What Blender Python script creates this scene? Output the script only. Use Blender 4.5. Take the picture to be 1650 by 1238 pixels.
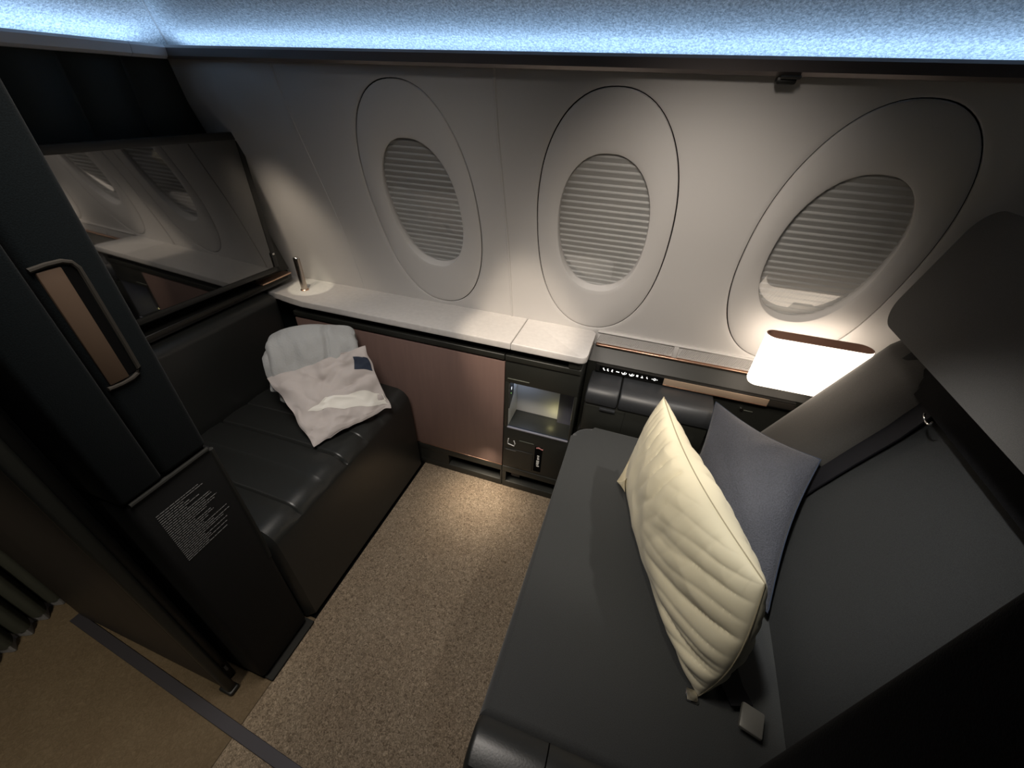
import bpy, bmesh, math, random
from mathutils import Vector, Matrix, noise
random.seed(7)
for o in list(bpy.data.objects): bpy.data.objects.remove(o)
SC = bpy.context.scene; COL = SC.collection

# ------------------------------------------------------------------ camera
cam = bpy.data.objects.new('camera', bpy.data.cameras.new('camera')); COL.objects.link(cam)
RT = Vector((0.94654, 0.32067, 0.03519)); DN = Vector((0.21462, -0.54451, -0.81083)); FW = Vector((-0.24085, 0.77504, -0.58422))
mw = Matrix((( RT.x, -DN.x, -FW.x, 0), (RT.y, -DN.y, -FW.y, 0), (RT.z, -DN.z, -FW.z, 1.47), (0, 0, 0, 1)))
cam.matrix_world = mw
cam.data.sensor_width = 36; cam.data.lens = 36 * 653.94 / 1650; cam.data.clip_start = 0.02
SC.camera = cam

# ------------------------------------------------------------------ world, exposure, large lights
w = bpy.data.worlds.new('dim_cabin'); SC.world = w; w.use_nodes = True
w.node_tree.nodes['Background'].inputs[0].default_value = (0.75, 0.8, 0.9, 1)
w.node_tree.nodes['Background'].inputs[1].default_value = 0.02
SC.view_settings.view_transform = 'Standard'; SC.view_settings.look = 'None'
SC.view_settings.exposure = 0.0; SC.view_settings.gamma = 1; SC.view_settings.use_curve_mapping = False

def light(name, kind, loc, target, energy, color, size=0.1, angle=60, blend=0.5, sy=None):
    d = bpy.data.lights.new(name, kind); d.energy = energy; d.color = color
    if kind == 'AREA':
        d.size = size
        if sy: d.shape = 'RECTANGLE'; d.size_y = sy
    if kind == 'SPOT':
        d.spot_size = math.radians(angle); d.spot_blend = blend; d.shadow_soft_size = size
    if kind == 'POINT': d.shadow_soft_size = size
    o = bpy.data.objects.new(name, d); COL.objects.link(o); o.location = loc
    o.rotation_euler = (Vector(target) - Vector(loc)).to_track_quat('-Z', 'Y').to_euler()
    return o
WARM = (1.0, 0.84, 0.66); CREAM = (1.0, 0.93, 0.72); COOL = (0.62, 0.76, 1.0)
light('reading_spot', 'SPOT', (-0.10, 0.50, 1.80), (0.20, 0.80, 0.60), 9, CREAM, 0.03, 50, 0.8)
light('backrest_spot', 'SPOT', (0.00, 0.62, 1.76), (0.54, 0.70, 0.74), 60, (1.0, 0.98, 0.95), 0.04, 36, 1.0)
light('wall_bounce_fill', 'SPOT', (-0.02, 0.42, 1.72), (0.14, 1.36, 0.72), 40, (1.0, 0.89, 0.78), 0.10, 64, 1.0)  # added spot standing in for lamp spill and ledge bounce on the wall
light('seat_spot', 'SPOT', (0.47, 1.00, 1.62), (0.04, 0.95, 0.47), 15, (1.0, 0.94, 0.86), 0.012, 44, 0.6)
light('console_spot', 'SPOT', (-0.40, 0.62, 1.76), (-0.37, 1.245, 0.76), 42, WARM, 0.02, 24, 0.6)
light('corner_spot', 'SPOT', (-1.20, 1.06, 1.55), (-1.312, 1.285, 0.78), 9, CREAM, 0.006, 13, 0.2)
light('corner_glow', 'SPOT', (-1.27, 0.95, 1.35), (-1.30, 1.31, 0.88), 5.0, WARM, 0.05, 58, 1.0)  # added spot imitating the glow reflected onto the corner wall
light('cabin_fill', 'SPOT', (-0.55, 0.40, 1.84), (-0.62, 0.78, 0.0), 54, (1.0, 0.92, 0.84), 0.25, 105, 1.0)
light('aisle_fill', 'SPOT', (-0.85, -0.45, 1.80), (-1.34, 0.02, 0.0), 48, (1.0, 0.9, 0.72), 0.1, 50, 1.0)  # added to brighten aisle floor and curtain, not a known fixture
light('floor_light', 'SPOT', (-0.45, 1.12, 0.26), (-0.45, 1.06, 0.0), 5.0, WARM, 0.03, 110, 1.0)
light('niche_glow_fill', 'POINT', (-0.212, 1.262, 0.40), (0, 0, 0), 0.035, (1.0, 0.9, 0.4), 0.01).data.specular_factor = 0.0  # added hidden warm point for the yellow glow low on the niche back

# ------------------------------------------------------------------ materials
def mat(name, col, rough=0.6, metal=0.0, nz=None, bump=None, var=0.0, spec=0.5, sheen=0.0, emit=None, ior=None, stretch=None):
    """nz = noise scale; bump = (strength, distance); var = colour variation"""
    m = bpy.data.materials.new(name); m.use_nodes = True; nt = m.node_tree; b = nt.nodes['Principled BSDF']
    b.inputs['Base Color'].default_value = (*col, 1); b.inputs['Roughness'].default_value = rough
    b.inputs['Metallic'].default_value = metal; b.inputs['Specular IOR Level'].default_value = spec
    if ior: b.inputs['IOR'].default_value = ior
    if sheen: b.inputs['Sheen Weight'].default_value = sheen; b.inputs['Sheen Roughness'].default_value = 0.5
    if emit: b.inputs['Emission Color'].default_value = (*emit[:3], 1); b.inputs['Emission Strength'].default_value = emit[3]
    if nz:
        tc = nt.nodes.new('ShaderNodeTexCoord'); n = nt.nodes.new('ShaderNodeTexNoise')
        n.inputs['Scale'].default_value = nz; n.inputs['Detail'].default_value = 4
        if stretch:
            mp = nt.nodes.new('ShaderNodeMapping'); mp.inputs['Scale'].default_value = stretch
            nt.links.new(tc.outputs['Object'], mp.inputs[0]); nt.links.new(mp.outputs[0], n.inputs['Vector'])
        else: nt.links.new(tc.outputs['Object'], n.inputs['Vector'])
        if bump:
            bp = nt.nodes.new('ShaderNodeBump'); bp.inputs['Strength'].default_value = bump[0]; bp.inputs['Distance'].default_value = bump[1]
            nt.links.new(n.outputs[0], bp.inputs['Height']); nt.links.new(bp.outputs[0], b.inputs['Normal'])
        if var:
            r = nt.nodes.new('ShaderNodeValToRGB')
            r.color_ramp.elements[0].position = 0.3; r.color_ramp.elements[1].position = 0.7
            r.color_ramp.elements[0].color = (*[c * (1 - var) for c in col], 1)
            r.color_ramp.elements[1].color = (*[min(1, c * (1 + var)) for c in col], 1)
            nt.links.new(n.outputs[0], r.inputs[0]); nt.links.new(r.outputs[0], b.inputs['Base Color'])
    return m
M = {}
M['wall'] = mat('cream_sidewall', (0.58, 0.565, 0.55), 0.55, nz=400, bump=(0.03, 0.0005))
M['shade'] = mat('pleated_shade_cloth', (0.46, 0.46, 0.45), 0.75)
M['ledge'] = mat('pale_stone_ledge', (0.62, 0.60, 0.58), 0.38, nz=60, var=0.05)
M['lip'] = mat('brushed_metal_lip', (0.17, 0.15, 0.145), 0.35, 0.45)
M['liplight'] = mat('pale_metal_lip', (0.5, 0.5, 0.52), 0.5, 0.2)
M['black'] = mat('black_plastic', (0.012, 0.012, 0.011), 0.45)
M['void'] = mat('recess_black', (0.003, 0.003, 0.003), 0.9, spec=0.05)
M['chassis'] = mat('dark_olive_plastic', (0.018, 0.019, 0.016), 0.45)
M['leather'] = mat('black_leather', (0.018, 0.019, 0.018), 0.36, nz=260, bump=(0.18, 0.001))
M['armleather'] = mat('charcoal_leather', (0.026, 0.028, 0.031), 0.42, nz=260, bump=(0.18, 0.001))
M['seat'] = mat('charcoal_seat_cloth', (0.036, 0.038, 0.038), 0.85, nz=700, bump=(0.35, 0.0008), var=0.25, sheen=0.15)
M['headcloth'] = mat('dark_taupe_cloth', (0.046, 0.043, 0.039), 0.85, nz=700, bump=(0.35, 0.0008), var=0.2, sheen=0.15)
M['felt'] = mat('navy_black_felt', (0.004, 0.006, 0.007), 0.95, spec=0.08, nz=500, bump=(0.5, 0.001), var=0.3, sheen=0.03)
M['feltblack'] = mat('black_felt', (0.003, 0.003, 0.0035), 0.95, spec=0.05, nz=500, bump=(0.5, 0.001), var=0.3, sheen=0.04)
M['partition'] = mat('dark_green_partition', (0.008, 0.014, 0.014), 0.7)
M['placard'] = mat('charcoal_placard_panel', (0.009, 0.0095, 0.010), 0.7, spec=0.2, nz=500, bump=(0.2, 0.0005))
M['print'] = mat('grey_print', (0.14, 0.14, 0.14), 0.6)
M['rim'] = mat('matte_grey_rim', (0.022, 0.022, 0.020), 0.85, spec=0.15)
M['white'] = mat('white_print', (0.8, 0.8, 0.78), 0.5)
M['icon'] = mat('lit_icons', (0.8, 0.8, 0.8), 0.5, emit=(1, 1, 1, 1.0))
M['green_led'] = mat('green_led', (0.3, 0.8, 0.2), 0.5, emit=(0.4, 1, 0.2, 0.6))
M['bronze'] = mat('bronze_plate', (0.07, 0.043, 0.026), 0.6, 0.1)
M['bronze_dull'] = mat('dull_bronze_rim', (0.026, 0.023, 0.019), 0.85, spec=0.2)
M['copper'] = mat('copper_trim', (0.62, 0.40, 0.29), 0.28, 0.9)
M['gold'] = mat('champagne_metal', (0.50, 0.38, 0.28), 0.35, 0.35)
M['chrome'] = mat('chrome', (0.8, 0.78, 0.75), 0.15, 1.0)
M['steel'] = mat('brushed_steel_tube', (0.5, 0.43, 0.37), 0.25, 1.0)
M['wood'] = mat('mauve_brown_veneer', (0.20, 0.130, 0.112), 0.5, nz=9, stretch=(9, 9, 0.6), var=0.05)
M['navy'] = mat('navy_mat', (0.012, 0.022, 0.050), 0.6, spec=0.2)
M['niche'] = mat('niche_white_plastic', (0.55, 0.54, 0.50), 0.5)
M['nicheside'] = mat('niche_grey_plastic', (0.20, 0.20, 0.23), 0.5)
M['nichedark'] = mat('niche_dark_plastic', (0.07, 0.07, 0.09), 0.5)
M['red'] = mat('red_plastic', (0.45, 0.16, 0.15), 0.5)
M['screen'] = mat('glossy_screen', (0.006, 0.006, 0.006), 0.03, ior=2.35, spec=0.5)
M['blanket'] = mat('light_grey_fleece', (0.44, 0.45, 0.45), 0.95, nz=160, bump=(0.5, 0.004), sheen=0.3)
M['bag'] = mat('linen_bag_cloth', (0.52, 0.475, 0.455), 0.8, nz=900, bump=(0.2, 0.0005))
M['bagwhite'] = mat('white_cloth', (0.80, 0.78, 0.72), 0.8, nz=900, bump=(0.2, 0.0005))
M['navytag'] = mat('navy_cloth_tag', (0.02, 0.03, 0.055), 0.8)
M['pillow'] = mat('cream_cotton', (0.78, 0.71, 0.52), 0.75, nz=900, bump=(0.15, 0.0005), sheen=0.1)
M['seamthread'] = mat('seam_thread', (0.36, 0.31, 0.21), 0.8)
M['cushion'] = mat('slate_blue_weave', (0.040, 0.043, 0.056), 0.7, nz=300, bump=(0.9, 0.002), var=0.3, sheen=0.2)
M['belt'] = mat('black_webbing', (0.008, 0.008, 0.010), 0.8, spec=0.15, nz=900, bump=(0.4, 0.0006))
M['buckle'] = mat('grey_buckle', (0.16, 0.155, 0.14), 0.45, 0.3)
M['track'] = mat('dark_metal_track', (0.045, 0.042, 0.05), 0.5, 0.3)
M['curtain'] = mat('olive_curtain', (0.11, 0.115, 0.09), 0.8, nz=400, bump=(0.3, 0.001))
M['aislewood'] = mat('dark_brown_wall', (0.020, 0.015, 0.012), 0.5, nz=6, stretch=(12, 12, 0.5), var=0.2)
M['greystrip'] = mat('grey_green_strip', (0.10, 0.11, 0.09), 0.6)
M['led'] = mat('blue_white_led', (1, 1, 1), 0.5, emit=(0.47, 0.70, 1.0, 4.6))

def carpet(name, dark, light_, scale):
    m = mat(name, dark, 0.95); nt = m.node_tree; b = nt.nodes['Principled BSDF']
    tc = nt.nodes.new('ShaderNodeTexCoord')
    v = nt.nodes.new('ShaderNodeTexNoise'); v.inputs['Scale'].default_value = scale; v.inputs['Detail'].default_value = 6; v.inputs['Roughness'].default_value = 0.75
    v.inputs['Distortion'].default_value = 1.5
    n2 = nt.nodes.new('ShaderNodeTexNoise'); n2.inputs['Scale'].default_value = 7
    nt.links.new(tc.outputs['Object'], v.inputs['Vector']); nt.links.new(tc.outputs['Object'], n2.inputs['Vector'])
    r = nt.nodes.new('ShaderNodeValToRGB'); e = r.color_ramp.elements
    e[0].position = 0.38; e[0].color = (*dark, 1); e[1].position = 0.66; e[1].color = (*light_, 1)
    x = e.new(0.5); x.color = (*[(a * 0.62 + c * 0.38) for a, c in zip(dark, light_)], 1)
    nt.links.new(v.outputs[0], r.inputs[0])
    mx = nt.nodes.new('ShaderNodeMix'); mx.data_type = 'RGBA'; mx.blend_type = 'MULTIPLY'; mx.inputs[0].default_value = 0.35
    r2 = nt.nodes.new('ShaderNodeValToRGB'); r2.color_ramp.elements[0].position = 0.35; r2.color_ramp.elements[1].position = 0.65
    r2.color_ramp.elements[0].color = (0.75, 0.68, 0.62, 1); r2.color_ramp.elements[1].color = (1, 1, 1, 1)
    nt.links.new(n2.outputs[0], r2.inputs[0])
    nt.links.new(r.outputs[0], mx.inputs[6]); nt.links.new(r2.outputs[0], mx.inputs[7]); nt.links.new(mx.outputs[2], b.inputs['Base Color'])
    bp = nt.nodes.new('ShaderNodeBump'); bp.inputs['Strength'].default_value = 0.8; bp.inputs['Distance'].default_value = 0.004
    nt.links.new(v.outputs[0], bp.inputs['Height']); nt.links.new(bp.outputs[0], b.inputs['Normal'])
    return m
M['carpet'] = carpet('speckled_beige_carpet', (0.10, 0.073, 0.047), (0.46, 0.37, 0.265), 130)
M['carpet2'] = carpet('plain_brown_carpet', (0.115, 0.082, 0.045), (0.17, 0.125, 0.075), 90)

def ceiling_mat():
    m = mat('speckled_ceiling', (0.6, 0.66, 0.7), 0.6); nt = m.node_tree; b = nt.nodes['Principled BSDF']
    tc = nt.nodes.new('ShaderNodeTexCoord'); v = nt.nodes.new('ShaderNodeTexNoise')
    v.inputs['Scale'].default_value = 190; v.inputs['Detail'].default_value = 3; v.inputs['Roughness'].default_value = 0.8
    nt.links.new(tc.outputs['Object'], v.inputs['Vector'])
    r = nt.nodes.new('ShaderNodeValToRGB'); e = r.color_ramp.elements
    e[0].position = 0.36; e[0].color = (0.30, 0.35, 0.40, 1); e[1].position = 0.64; e[1].color = (0.85, 0.9, 0.95, 1)
    nt.links.new(v.outputs[0], r.inputs[0]); nt.links.new(r.outputs[0], b.inputs['Base Color'])
    bp = nt.nodes.new('ShaderNodeBump'); bp.inputs['Strength'].default_value = 0.35; bp.inputs['Distance'].default_value = 0.002
    nt.links.new(v.outputs[0], bp.inputs['Height']); nt.links.new(bp.outputs[0], b.inputs['Normal'])
    return m
M['ceiling'] = ceiling_mat()

def glass_mat():
    m = bpy.data.materials.new('clear_pane'); m.use_nodes = True; nt = m.node_tree; nt.nodes.clear()
    o = nt.nodes.new('ShaderNodeOutputMaterial'); mx = nt.nodes.new('ShaderNodeMixShader'); t = nt.nodes.new('ShaderNodeBsdfTransparent')
    g = nt.nodes.new('ShaderNodeBsdfGlossy')
    g.inputs['Roughness'].default_value = 0.02; t.inputs[0].default_value = (0.93, 0.93, 0.93, 1)
    ge = nt.nodes.new('ShaderNodeLayerWeight'); ge.inputs['Blend'].default_value = 0.5
    mr = nt.nodes.new('ShaderNodeMath'); mr.operation = 'POWER'; mr.inputs[1].default_value = 4.0; ad = nt.nodes.new('ShaderNodeMapRange'); ad.inputs[3].default_value = 0.075; ad.inputs[4].default_value = 1.0
    nt.links.new(ge.outputs['Facing'], mr.inputs[0]); nt.links.new(mr.outputs[0], ad.inputs[0]); nt.links.new(ad.outputs[0], mx.inputs[0]); nt.links.new(t.outputs[0], mx.inputs[1]); nt.links.new(g.outputs[0], mx.inputs[2]); nt.links.new(mx.outputs[0], o.inputs[0])
    return m
M['glass'] = glass_mat()

def lamp_mat():
    m = mat('glowing_perforated_shade', (0.9, 0.88, 0.84), 0.5); nt = m.node_tree; b = nt.nodes['Principled BSDF']
    tc = nt.nodes.new('ShaderNodeTexCoord'); v = nt.nodes.new('ShaderNodeTexVoronoi'); v.inputs['Scale'].default_value = 95
    v.inputs['Randomness'].default_value = 0.1
    nt.links.new(tc.outputs['Object'], v.inputs['Vector'])
    r = nt.nodes.new('ShaderNodeMapRange'); r.inputs[1].default_value = 0.1; r.inputs[2].default_value = 0.5
    r.inputs[3].default_value = 5.5; r.inputs[4].default_value = 3.2
    nt.links.new(v.outputs['Distance'], r.inputs[0]); nt.links.new(r.outputs[0], b.inputs['Emission Strength'])
    b.inputs['Emission Color'].default_value = (1.0, 0.84, 0.68, 1)
    return m
M['lamp'] = lamp_mat()
M['lampin'] = mat('lamp_inner_brown', (0.30, 0.17, 0.12), 0.5)

# ------------------------------------------------------------------ helpers
def setp(o, label=None, cat=None, group=None, kind=None):
    if label: o['label'] = label
    if cat: o['category'] = cat
    if group: o['group'] = group
    if kind: o['kind'] = kind
def thing(name, label, cat, loc=(0, 0, 0), group=None):
    o = bpy.data.objects.new(name, None); COL.objects.link(o); o.location = loc; o.empty_display_size = 0.05
    setp(o, label, cat, group); return o
def obj(name, bm, m, parent=None, label=None, cat=None, group=None, kind=None, smooth=True):
    me = bpy.data.meshes.new(name); bmesh.ops.recalc_face_normals(bm, faces=bm.faces); bm.to_mesh(me); bm.free()
    me.materials.append(M[m] if isinstance(m, str) else m)
    if smooth:
        for p in me.polygons: p.use_smooth = True
        try: me.set_sharp_from_angle(angle=math.radians(38))
        except Exception: pass
    o = bpy.data.objects.new(name, me); COL.objects.link(o)
    if parent:
        o.parent = parent
        if parent.type == 'EMPTY': o.matrix_parent_inverse = Matrix.Translation(-Vector(parent.location))
    setp(o, label, cat, group, kind); return o
def rb(x0, x1, y0, y1, z0, z1, r=0.004, seg=2, bm=None, mtx=None):
    """rounded box"""
    own = bm is None
    b = bmesh.new()
    bmesh.ops.create_cube(b, size=1)
    for v in b.verts: v.co = Vector(((x0 + x1) / 2 + v.co.x * (x1 - x0), (y0 + y1) / 2 + v.co.y * (y1 - y0), (z0 + z1) / 2 + v.co.z * (z1 - z0)))
    r = min(r, 0.49 * min(abs(x1 - x0), abs(y1 - y0), abs(z1 - z0)))
    if r > 0: bmesh.ops.bevel(b, geom=list(b.edges), offset=r, segments=seg, affect='EDGES', profile=0.5)
    if mtx: bmesh.ops.transform(b, matrix=mtx, verts=b.verts)
    if own: return b
    me = bpy.data.meshes.new('t'); b.to_mesh(me); b.free(); bm.from_mesh(me); bpy.data.meshes.remove(me); return bm
def grid(fn, nu, nv, bm=None, closeu=False):
    bm = bm or bmesh.new(); vs = [[bm.verts.new(fn(i / (nu if closeu else nu), j / nv)) for j in range(nv + 1)] for i in range(nu + (0 if closeu else 1))]
    n = len(vs)
    for i in range(nu):
        for j in range(nv): bm.faces.new((vs[i][j], vs[(i + 1) % n][j], vs[(i + 1) % n][j + 1], vs[i][j + 1]))
    return bm
def tube(pts, r, n=8, bm=None, closed=False, flat=None):
    bm = bm or bmesh.new(); P = [Vector(p) for p in pts]; rings = []; up = Vector((0.13, 0.31, 0.94)).normalized()
    for i, p in enumerate(P):
        a = P[(i - 1) % len(P)] if (closed or i) else P[0]; c = P[(i + 1) % len(P)] if (closed or i < len(P) - 1) else P[-1]
        t = (c - a).normalized(); s = t.cross(up).normalized(); q = s.cross(t)
        rr = r[i] if isinstance(r, (list, tuple)) else r
        rings.append([bm.verts.new(p + s * math.cos(2 * math.pi * k / n) * rr + q * math.sin(2 * math.pi * k / n) * rr * (flat or 1)) for k in range(n)])
    m = len(rings)
    for i in range(m if closed else m - 1):
        for k in range(n): bm.faces.new((rings[i][k], rings[i][(k + 1) % n], rings[(i + 1) % m][(k + 1) % n], rings[(i + 1) % m][k]))
    if not closed: bm.faces.new(rings[0][::-1]); bm.faces.new(rings[-1])
    return bm
def prism(poly, axis, a, b, bm=None, r=0.0, seg=3):
    """poly = 2D outline in the other two axes, extruded along axis from a to b"""
    B = bmesh.new()
    def pt(u, v, t): return {'x': (t, u, v), 'y': (u, t, v), 'z': (u, v, t)}[axis]
    A = [B.verts.new(pt(u, v, a)) for u, v in poly]; Bv = [B.verts.new(pt(u, v, b)) for u, v in poly]
    f1 = B.faces.new(A); f2 = B.faces.new(Bv[::-1]); n = len(poly)
    for i in range(n): B.faces.new((A[i], Bv[i], Bv[(i + 1) % n], A[(i + 1) % n]))
    if r: bmesh.ops.bevel(B, geom=[e for f in (f1, f2) for e in f.edges], offset=r, segments=seg, affect='EDGES', profile=0.5)
    if bm is None: return B
    me = bpy.data.meshes.new('t'); B.to_mesh(me); B.free(); bm.from_mesh(me); bpy.data.meshes.remove(me); return bm
def rrect(x0, x1, y0, y1, r, n=6):
    o = []
    for cx, cy, a in ((x1 - r, y1 - r, 0), (x0 + r, y1 - r, 90), (x0 + r, y0 + r, 180), (x1 - r, y0 + r, 270)):
        for k in range(n + 1):
            t = math.radians(a + 90 * k / n); o.append((cx + r * math.cos(t), cy + r * math.sin(t)))
    return o

# ------------------------------------------------------------------ floor
def quad(pts, t, m, name, **k):
    b = bmesh.new(); top = [b.verts.new((x, y, -0.006)) for x, y in pts]; bot = [b.verts.new((x, y, -0.006 - t)) for x, y in pts]
    b.faces.new(top); b.faces.new(bot[::-1])
    for i in range(len(pts)): b.faces.new((top[i], bot[i], bot[(i + 1) % len(pts)], top[(i + 1) % len(pts)]))
    return obj(name, b, m, smooth=False, **k)
fl = quad([(-3.0, -1.2), (1.6, -1.2), (1.6, 1.5), (-3.0, 1.5)], 0.03, 'void', 'floor', kind='structure')
def slab(x0, x1, y0, y1, z0, z1): return rb(x0, x1, y0, y1, z0, z1, 0.0015, 1)
obj('suite_carpet', slab(-0.789, 0.9, -1.0, 1.19, -0.006, 0.0), 'carpet', fl, 'speckled beige carpet', smooth=False)
obj('aisle_carpet', slab(-2.6, -0.7905, -1.0, 0.42, -0.006, -0.001), 'carpet2', fl, 'plain brown carpet', smooth=False)
tr = bmesh.new()
a0, a1 = Vector((-1.535, 0.158, 0)), Vector((0.2, 0.03, 0)); dv = (a1 - a0).normalized(); nv = Vector((-dv.y, dv.x, 0))
mt = Matrix((( dv.x, nv.x, 0, a0.x), (dv.y, nv.y, 0, a0.y), (0, 0, 1, 0), (0, 0, 0, 1)))
rb(0, (a1 - a0).length, -0.015, 0.015, -0.004, 0.004, 0.0012, 1, tr, mt)
to = obj('door_track', tr, 'track', label='dark metal threshold strip set into the carpet of the doorway', cat='track')

# ------------------------------------------------------------------ curved sidewall with three windows
PROF = [(-0.01, 1.38), (.4, 1.38), (.70, 1.37), (.785, 1.36), (.92, 1.327), (1.06, 1.289), (1.25, 1.222), (1.41, 1.165), (1.515, 1.142), (1.70, 1.12)]
def yw(z):
    for (a, b), (c, d) in zip(PROF, PROF[1:]):
        if z <= c: return b + (d - b) * (z - a) / (c - a)
    return PROF[-1][1]
def yws(z): return (yw(z - .05) + yw(z - .025) + yw(z) + yw(z + .025) + yw(z + .05)) / 5
def wn(z):
    d = (yws(z + .01) - yws(z - .01)) / .02; return Vector((0, -1, d)).normalized()
def W(x, z, off=0.0):
    """point on the wall surface, off = metres toward the cabin"""
    return Vector((x, yws(z), z)) + wn(z) * off
def oval(t, hw, hh, e=2.25):
    c, s = math.cos(t), math.sin(t); k = (abs(c / hw) ** e + abs(s / hh) ** e) ** (-1 / e); return k * c, k * s
wallroot = bpy.data.objects.new('wall_window_side', None); COL.objects.link(wallroot); wallroot['kind'] = 'structure'
ZC, OHW, OHH = 1.134, 0.197, 0.355
IZC, IHW, IHH = 1.142, 0.131, 0.208
Z0, Z1 = 0.70, 1.53
def sector(bm, xc, xl, xr):
    """wall between a rectangle (xl..xr, Z0..Z1) and the outer oval at xc"""
    N = 144; R = 10; rings = []
    for k in range(N):
        t = 2 * math.pi * k / N; ox, oz = oval(t, OHW, OHH)
        L = math.hypot(ox, oz); dx, dz = ox / L, oz / L
        cand = []
        if dx > 1e-6: cand.append((xr - xc) / dx)
        if dx < -1e-6: cand.append((xl - xc) / dx)
        if dz > 1e-6: cand.append((Z1 - ZC) / dz)
        if dz < -1e-6: cand.append((Z0 - ZC) / dz)
        far = min(cand); col = []
        edge = [(0.0, -0.006), (0.0, -0.0022), (0.0009, -0.0006), (0.0024, 0.0)]
        for dL, off in edge:
            l = L + dL; col.append(W(xc + dx * l, ZC + dz * l, off))
        for j in range(1, R + 1):
            l = L + 0.0024 + (far - L - 0.0024) * (j / R); col.append(W(xc + dx * l, ZC + dz * l))
        rings.append([bm.verts.new(c) for c in col])
    for k in range(N):
        a, b = rings[k], rings[(k + 1) % N]
        for j in range(len(a) - 1): bm.faces.new((a[j], b[j], b[j + 1], a[j + 1]))
XC = (-0.722, -0.137, 0.452)
def plain(bm, x0, x1, z0=Z0, z1=Z1, le=False, re=False):
    n = 40
    xs = [x0, x1]; offs = [0, 0]
    if re: xs = [x0, x1 - 0.006, x1 - 0.0018, x1, x1]; offs = [0, 0, -0.0006, -0.0025, -0.008]
    cols = [[bm.verts.new(W(x, z0 + (z1 - z0) * j / n, o)) for j in range(n + 1)] for x, o in zip(xs, offs)]
    for a, b in zip(cols, cols[1:]):
        for j in range(n): bm.faces.new((a[j], b[j], b[j + 1], a[j + 1]))
SE1, SE2 = -1.098, -0.436
b = bmesh.new(); plain(b, -2.3, SE1 - 0.0025, re=True); obj('wall_panel', b, 'wall', wallroot)
b = bmesh.new(); sector(b, XC[0], SE1, SE2); obj('wall_panel', b, 'wall', wallroot)
b = bmesh.new(); sector(b, XC[1], SE2 + 0.004, 0.158); sector(b, XC[2], 0.158, 0.85); plain(b, 0.85, 1.5)
bmesh.ops.remove_doubles(b, verts=b.verts, dist=0.0004); obj('wall_panel', b, 'wall', wallroot)
# raised joint strips between the panels
for xs_, rad in ((SE1 - 0.001, 0.0022), (SE2 + 0.001, 0.0042)):
    pts = [W(xs_, Z0 + (Z1 - Z0) * j / 40, -0.0005) for j in range(41)]
    obj('joint_strip', tube(pts, rad, 8, flat=1), 'wall', wallroot)
# backing behind grooves
b = bmesh.new()
grid(lambda u, v: W(-2.3 + 3.8 * u, Z0 + (Z1 - Z0) * v, -0.095), 30, 16, b); obj('wall_backing', b, 'void', wallroot)
# lower wall behind the console
b = bmesh.new(); plain(b, -2.3, 1.5, 0.0, 0.705); obj('lower_panel', b, 'chassis', wallroot)

for i, xc in enumerate(XC):
    wr = bpy.data.objects.new('window_%d' % (i + 1), None); COL.objects.link(wr); wr.location = W(xc, ZC); wr['kind'] = 'structure'
    b = bmesh.new(); N = 144; rings = []
    prof = [(1.0, 0.0, -0.0070), (1.0, 0.0, -0.0030), (1.0, -0.0012, -0.0008), (1.0, -0.0035, 0.0)]
    for k in range(N):
        t = 2 * math.pi * k / N; ox, oz = oval(t, OHW - 0.0028, OHH - 0.0028); ix, iz = oval(t, IHW, IHH)
        P0 = Vector((xc + ox, ZC + oz)); P1 = Vector((xc + ix, IZC + iz)); d = (P1 - P0); dn = d.normalized(); col = []
        for _, dd, off in prof: q = P0 - dn * dd * 1.0 if False else P0 + dn * (-dd); col.append(W(q.x, q.y, off))
        for j in range(1, 11):
            s = j / 10; q = P0 + d * s * (1 - 0.004 / d.length) + dn * 0.0035 * (1 - s)
            col.append(W(q.x, q.y, 0.0 + 0.004 * math.sin(s * math.pi) - 0.0015 * s))
        for dd, off in ((-0.001, -0.003), (0.0, -0.006), (0.001, -0.060)): q = P1 + dn * dd; col.append(W(q.x, q.y, off))
        rings.append([b.verts.new(c) for c in col])
    for k in range(N):
        A, B = rings[k], rings[(k + 1) % N]
        for j in range(len(A) - 1): b.faces.new((A[j], B[j], B[j + 1], A[j + 1]))
    obj('window_surround', b, 'wall', wr)
    # pleated shade: zig-zag cloth
    b = bmesh.new(); npl = 24; z0, z1 = IZC - IHH - .012, IZC + IHH + .012; rows = []
    for j in range(npl):
        for fz, off in ((0.0, -0.0188), (0.36, -0.0172), (0.72, -0.0152), (0.84, -0.0158)):
            z = z0 + (z1 - z0) * (j + fz) / npl
            rows.append([b.verts.new(W(xc + s * (IHW + .012), z, off + 0.008 - 0.029 * (1 - (z - z0) / (z1 - z0)))) for s in (-1, 1)])
    for A, B in zip(rows, rows[1:]): b.faces.new((A[0], A[1], B[1], B[0]))
    obj('pleated_shade', b, 'shade', wr, smooth=False)
    # clear pane: flat plate
    b = bmesh.new(); zt = IZC + IHH + .004; zb = IZC - IHH - .004; pt = W(xc, zt, -0.005); pb = W(xc, zb, -0.034)
    def pp(x, z, o): f = (z - zb) / (zt - zb); p = pb.lerp(pt, f); return Vector((x, p.y + o, p.z))
    fr = [b.verts.new(pp(xc + oval(2 * math.pi * k / 64, IHW + .002, IHH + .002)[0], IZC + oval(2 * math.pi * k / 64, IHW + .002, IHH + .002)[1], 0)) for k in range(64)]
    pf_ = b.faces.new(fr); obj('pane', b, 'glass', wr, smooth=False)

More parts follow.
